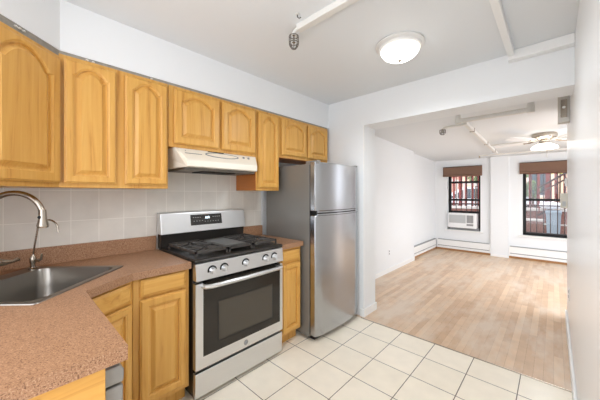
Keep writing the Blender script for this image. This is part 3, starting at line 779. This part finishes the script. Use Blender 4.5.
# ------------------------------------------------------------------ baseboard heaters
def heater(name, label, x0, x1, y0, y1, along):
    c = thing(name, ((x0+x1)/2, (y0+y1)/2, .05), label, 'heater', 'white baseboard heaters')
    if along == 'x':
        box(x0, x1, y0+.012, y1, .115, .245).build('front_panel', 'trim', c, bevel=.003)
        box(x0+.002, x1-.002, y0+.02, y1, .098, .115).build('air_slot', 'grey_pl', c)
        box(x0, x1, y0+.006, y1, .052, .098).build('lower_panel', 'trim', c, bevel=.003)
        box(x0, x1, y0+.004, y1, .248, .256).build('top_edge', 'grey_pl', c)
        for x in (x0, x1-.012): box(x-.001, x+.013, y0, y1, .05, .262).build('end_cap', 'trim', c, bevel=.002)
    else:
        box(x0, x1-.012, y0, y1, .115, .245).build('front_panel', 'trim', c, bevel=.003)
        box(x0, x1-.02, y0, y1, .098, .115).build('air_slot', 'grey_pl', c)
        box(x0, x1-.006, y0, y1, .052, .098).build('lower_panel', 'trim', c, bevel=.003)
        box(x0, x1-.004, y0, y1, .248, .256).build('top_edge', 'grey_pl', c)
    return c
heater('baseboard_heater', 'white baseboard heater along the living room left wall', -2.15, -2.09, 5.62, 7.12, 'y')
heater('baseboard_heater', 'white baseboard heater below the air conditioner window', -2.085, -1.01, 7.135, YF, 'x')
heater('baseboard_heater', 'white baseboard heater below the larger right-hand window', -.685, .95, 7.135, YF, 'x')

# ------------------------------------------------------------------ windows
def window(name, a, b, z0, z1, bars_z):
    yf = YF+.10
    m_ = MB(); t = .05
    m_.box(a, a+t, yf, yf+.07, z0, z1); m_.box(b-t, b, yf, yf+.07, z0, z1); m_.box(a+t, b-t, yf, yf+.07, z0, z0+t); m_.box(a+t, b-t, yf, yf+.07, z1-t, z1)
    for z in bars_z: m_.box(a+t, b-t, yf+.005, yf+.05, z-.024, z+.024)
    o = struct(m_.build(name, 'blackfr', bevel=.003))
    gp = box(a+t, b-t, yf+.028, yf+.032, z0+t, z1-t).build('pane', 'glass', o)
    sl = box(a-.05, b+.05, YF-.035, YF+.10, z0-.03, z0).build('window_sill', 'trim', o, bevel=.004)
    return o
window('window_1', W1[0], W1[1], WZ0, WZ1, (1.62, 1.205, .92))
window('window_2', W2[0], W2[1], WZ0, WZ1, (1.225,))
for nm, (a, b), lab in (('roman_shade', (-1.955, -1.165), 'rolled-up brown shade above the air conditioner window'), ('roman_shade', (-.515, .30), 'rolled-up brown shade above the larger right-hand window')):
    c = thing(nm, ((a+b)/2, YF, 1.75), lab, 'window shade', 'brown window shades')
    m_ = MB(); m_.prism([(YF, 1.975), (YF-.055, 1.975), (YF-.06, 1.96), (YF-.05, 1.80), (YF-.07, 1.79), (YF-.072, 1.765), (YF-.04, 1.752), (YF-.005, 1.76), (YF, 1.78)], a, b, axis=0)
    m_.build('fabric', 'shade', c, bevel=.003)
    box(a, b, YF-.058, YF-.003, 1.976, 1.984).build('head_rail', 'barpaint', c)
def guard(a, b, z0, z1, xs, label, mt):
    c = thing('window_guard', ((a+b)/2, YF+.33, z0), label, 'window guard', 'iron window guards')
    for x in xs:
        m_ = MB(); m_.tube([(x, YF+.33, z0), (x, YF+.33, z1)], .008, 8); m_.build('bar', mt, c)
    for z in (z0+.03, (z0+z1)/2-.1, z1-.03): box(a, b, YF+.322, YF+.338, z-.012, z+.012).build('rail', mt, c)
guard(-.47, .25, .5, 1.9, [-.36, -.26, -.155, -.05, .055, .16], 'dark iron bars outside the larger right-hand window', 'barpaint')
guard(-1.87, -1.20, .5, 1.9, [-1.76, -1.65, -1.54, -1.43, -1.32], 'dark iron bars outside the air conditioner window', 'blackfr')

# air conditioner
c = thing('air_conditioner', (-1.55, YF, .54), 'white window air conditioner in the left living room window', 'air conditioner')
ax0, ax1, ay, az0, az1 = -1.845, -1.265, YF-.07, .560, .895
box(ax0, ax1, ay+.02, YF+.095, az0, az1).build('body', 'white_pl', c, bevel=.01)
box(ax0, ax1, ay, ay+.02, az0, az1).build('front_bezel', 'white_pl', c, bevel=.008)
m_ = MB()
box(ax0+.03, ax1-.21, ay-.004, ay, az0+.11, az1-.04).build('intake_grille', 'lgrey_pl', c)
for i in range(10):
    z = az0+.12+i*.017; m_.box(ax0+.03, ax1-.21, ay-.007, ay-.003, z, z+.006)
o = m_.build('louvres', 'lgrey_pl', c)
box(ax1-.19, ax1-.06, ay-.004, ay, az0+.12, az1-.04).build('outlet_vent', 'grey_pl', c)
m_ = MB(); 
for i in range(5): m_.box(ax1-.19+.026*i, ax1-.185+.026*i, ay-.008, ay-.003, az0+.12, az1-.04)
m_.build('vent_fins', 'lgrey_pl', c)
box(ax1-.19, ax1-.06, ay-.004, ay, az0+.055, az0+.10).build('control_strip', 'grey_pl', c)
box(-1.265, -1.237, YF+.11, YF+.16, .535, .90).build('side_filler', 'grey_pl', c)
box(W1[0]+.035, W1[1]-.035, YF+.02, YF+.095, WZ0, .559).build('support_rail', 'grey_pl', c)

# ------------------------------------------------------------------ outside
S('floor_areaway', 'pave', -6, 6, YF+.3, 11.0, -.2, -.05)
S('floor_street', 'pave_l', -14, 14, 11.0, 30, -.1, .30)
# low brown wall with a pale coping
c = thing('garden_wall', (0, 8.9, -.05), 'low brown stone wall with pale coping outside the windows', 'wall')
box(-5, 3.5, 8.8, 8.95, -.05, .93).build('masonry', 'stone', c)
box(-5, 3.5, 8.76, 8.99, .93, 1.0).build('coping', 'coping', c, bevel=.008)
box(-5, 3.5, 8.785, 8.80, .60, .635).build('string_course', 'coping', c)
# iron fence on the wall
c = thing('iron_fence', (-1, 8.88, 1.0), 'rust-red iron fence standing on the garden wall', 'fence')
box(-3.6, 2.2, 8.86, 8.90, 1.05, 1.08).build('rail', 'redpaint', c); box(-3.6, 2.2, 8.86, 8.90, 1.84, 1.87).build('rail', 'redpaint', c)
for i in range(36):
    x = -3.4+i*.155
    box(x, x+.05+(.035 if i % 3 == 0 else 0), 8.865, 8.895, 1.0, 1.90).build('baluster', 'redpaint', c)
# stoop railing climbing to the right
c = thing('stair_railing', (-.1, 8.72, .9), 'dark red sloping handrail of the stoop seen through right window', 'railing')
def rail(z_off, r, nm, x0=-.28, x1=.9):
    m_ = MB(); m_.tube([(x0, 8.72, 1.49+z_off), (x1, 8.72, 1.49+z_off+(x1-x0)*.70)], r, 8); m_.build(nm, 'barpaint', c)
rail(.0, .022, 'handrail'); rail(-.14, .016, 'lower_rail'); rail(-.66, .022, 'lower_rail')
for i in range(11):
    x = -.26+i*.11; z = 1.49+(x+.28)*.70
    m_ = MB(); m_.tube([(x, 8.72, max(z-.66, -.05) if i else -.05), (x, 8.72, z)], .011, 6); m_.build('baluster', 'redpaint', c)
c = thing('stoop', (0, 10, -.05), 'brownstone stoop steps climbing to the right outside', 'steps')
for i in range(8): box(-1.0+i*.29, 2.2, 9.62, 10.6, -.05 if i == 0 else .0+i*.18, .18+i*.18).build('step', 'stone', c)
# white stair rail seen through the left window
c = thing('white_stair_rail', (-2.6, 10.3, .9), 'pale sloping stair rail beyond the air conditioner window', 'railing')
m_ = MB(); m_.prism([(-3.6, 2.12), (-1.6, 1.62), (-1.6, 1.54), (-3.6, 2.04)], 10.2, 10.25, axis=1); m_.build('handrail', 'coping', c)
for i in range(9):
    x = -3.5+i*.22; z = 2.02-(x+3.5)*.25
    box(x, x+.05, 10.205, 10.245, -.05, z+.04).build('baluster', 'coping', c)
# pots, bins, bags
c = thing('wheeled_bin', (-.12, 8.4, -.05), 'pale blue wheeled bin outside the right-hand window', 'bin')
m_ = MB(); m_.loops([[(-.10, 8.25, -.02), (.08, 8.25, -.02), (.08, 8.50, -.02), (-.10, 8.50, -.02)], [(-.13, 8.2, .9), (.12, 8.2, .9), (.12, 8.55, .9), (-.13, 8.55, .9)]]); m_.build('body', 'bin', c, bevel=.01)
m_ = MB(); m_.prism([(8.18, .9), (8.58, .9), (8.58, .95), (8.4, .98), (8.18, .95)], -.14, .13, axis=0); m_.build('lid', 'bin', c, bevel=.008)
for x in (-.08, .06):
    m_ = MB(); m_.lathe([(.07, -.015), (.07, .015)], (x, 8.52, .02), axis=0, n=16); m_.build('wheel', 'tyre', c)
def blob(name, c0, r, mt, label, cat, sc=(1, 1, 1), amp=.25, group=None, seed=1):
    rd = random.Random(seed); m_ = MB(); bmesh.ops.create_icosphere(m_.bm, subdivisions=3, radius=1)
    for v in m_.bm.verts:
        f = 1+rd.uniform(-amp, amp); v.co = Vector((v.co.x*r*sc[0]*f+c0[0], v.co.y*r*sc[1]*f+c0[1], v.co.z*r*sc[2]*f+c0[2]))
    return tag(m_.build(name, mt, smooth=True), label, cat, group)
blob('trash_bag', (-.05, 8.36, 1.085), .14, 'bag', 'white rubbish bag lying on top of the pale blue bin', 'bag', (1.5, .9, .6), .05)
c = thing('wheeled_bin', (-.75, 8.4, -.05), 'brown square bin left of the pale blue bin', 'bin')
box(-.50, -.18, 8.22, 8.5, -.05, .72).build('body', mat('brown_plastic', (122, 84, 76), rough=.5), c, bevel=.01); box(-.52, -.16, 8.2, 8.52, .72, .76).build('lid', 'coping', c, bevel=.008)
def shrub(x, y, z0, r, h, mt, label, seed, trunk=.3):
    rd = random.Random(seed); c = thing('shrub', (x, y, z0), label, 'shrub', 'bushes outside the windows')
    m_ = MB(); m_.tube([(x, y, z0), (x+.02, y, z0+trunk+r*.5)], .03, 8, radii=[.035, .02]); m_.build('stem', 'bark', c)
    m_ = MB()
    for i in range(420):
        t = rd.uniform(0, 2*PI); u = rd.uniform(-1, 1); q = r*rd.uniform(.55, 1)
        p_ = Vector((x+q*math.sqrt(1-u*u)*math.cos(t), y+q*math.sqrt(1-u*u)*math.sin(t), z0+trunk+h/2+u*h/2*rd.uniform(.7, 1)))
        s_ = r*.16; a = Vector((rd.uniform(-1, 1), rd.uniform(-1, 1), rd.uniform(-1, 1))).normalized(); b = a.orthogonal().normalized()
        vs = [m_.bm.verts.new(p_+a*s_), m_.bm.verts.new(p_+b*s_*.5), m_.bm.verts.new(p_-a*s_), m_.bm.verts.new(p_-b*s_*.5)]
        m_.bm.faces.new(vs)
    m_.build('foliage', mt, c)
shrub(-.41, 9.25, -.05, .2, .5, 'leaf', 'grey-green rounded bush behind the iron fence, right window', 3, trunk=1.25)
shrub(-.85, 12.6, .3, .5, .9, 'leaf', 'wide green bush across the street behind the stoop', 4, trunk=1.6)
shrub(.15, 13.5, .3, .5, .8, 'leaf_y', 'yellow-green bush across the street, right window', 5, trunk=1.75)
shrub(-2.2, 12.2, .3, .4, 1.2, 'leaf', 'dark green bush seen in the left window top right', 6, trunk=1.4)
# parked car and facades
def facade(x0, x1, y, z1, mt, label, nwin):
    c = thing('row_house', ((x0+x1)/2, y, 0), label, 'building', 'houses across the street')
    box(x0, x1, y, y+3, .0, z1).build('wall', mt, c)
    for i in range(nwin):
        xx = x0+(i+.5)*(x1-x0)/nwin
        for zz in (1.2, 4.2):
            f_ = box(xx-.45, xx+.45, y-.05, y, zz, zz+1.7).build('window_frame', 'coping', c); box(xx-.38, xx+.38, y-.06, y-.05, zz+.08, zz+1.62).build('pane', 'winglass', f_)
    box(x0, x1, y-.2, y, z1-.3, z1).build('cornice', 'coping', c)
facade(-12, -4.2, 19, 8, 'facade', 'red brick row house across the street, left', 3)
facade(-4.2, .6, 19, 7.5, 'cream_wall', 'cream rendered row house across the street', 2)
facade(.6, 7, 19, 8, 'facade', 'red brick row house across the street, right', 3)
c = thing('parked_car', (-2.2, 14.6, .3), 'pale grey car parked in the street outside', 'car')
m_ = MB(); m_.prism([(-4.2, .5), (.3, .5), (.35, .95), (-.5, 1.1), (-1.2, 1.6), (-3.0, 1.65), (-3.9, 1.15), (-4.25, 1.0)], 14.0, 15.6, axis=1); m_.build('body', 'curtain', c, bevel=.05)
m_ = MB(); m_.prism([(-.75, 1.12), (-1.3, 1.55), (-2.9, 1.58), (-3.6, 1.15)], 13.99, 14.0, axis=1); m_.build('side_window', 'winglass', c)
for x in (-3.4, -.6):
    for y in (14.0, 15.45):
        m_ = MB(); m_.lathe([(.32, 0), (.32, .18)], (x, y-.03, .62), axis=1, n=24); m_.build('wheel', 'tyre', c)
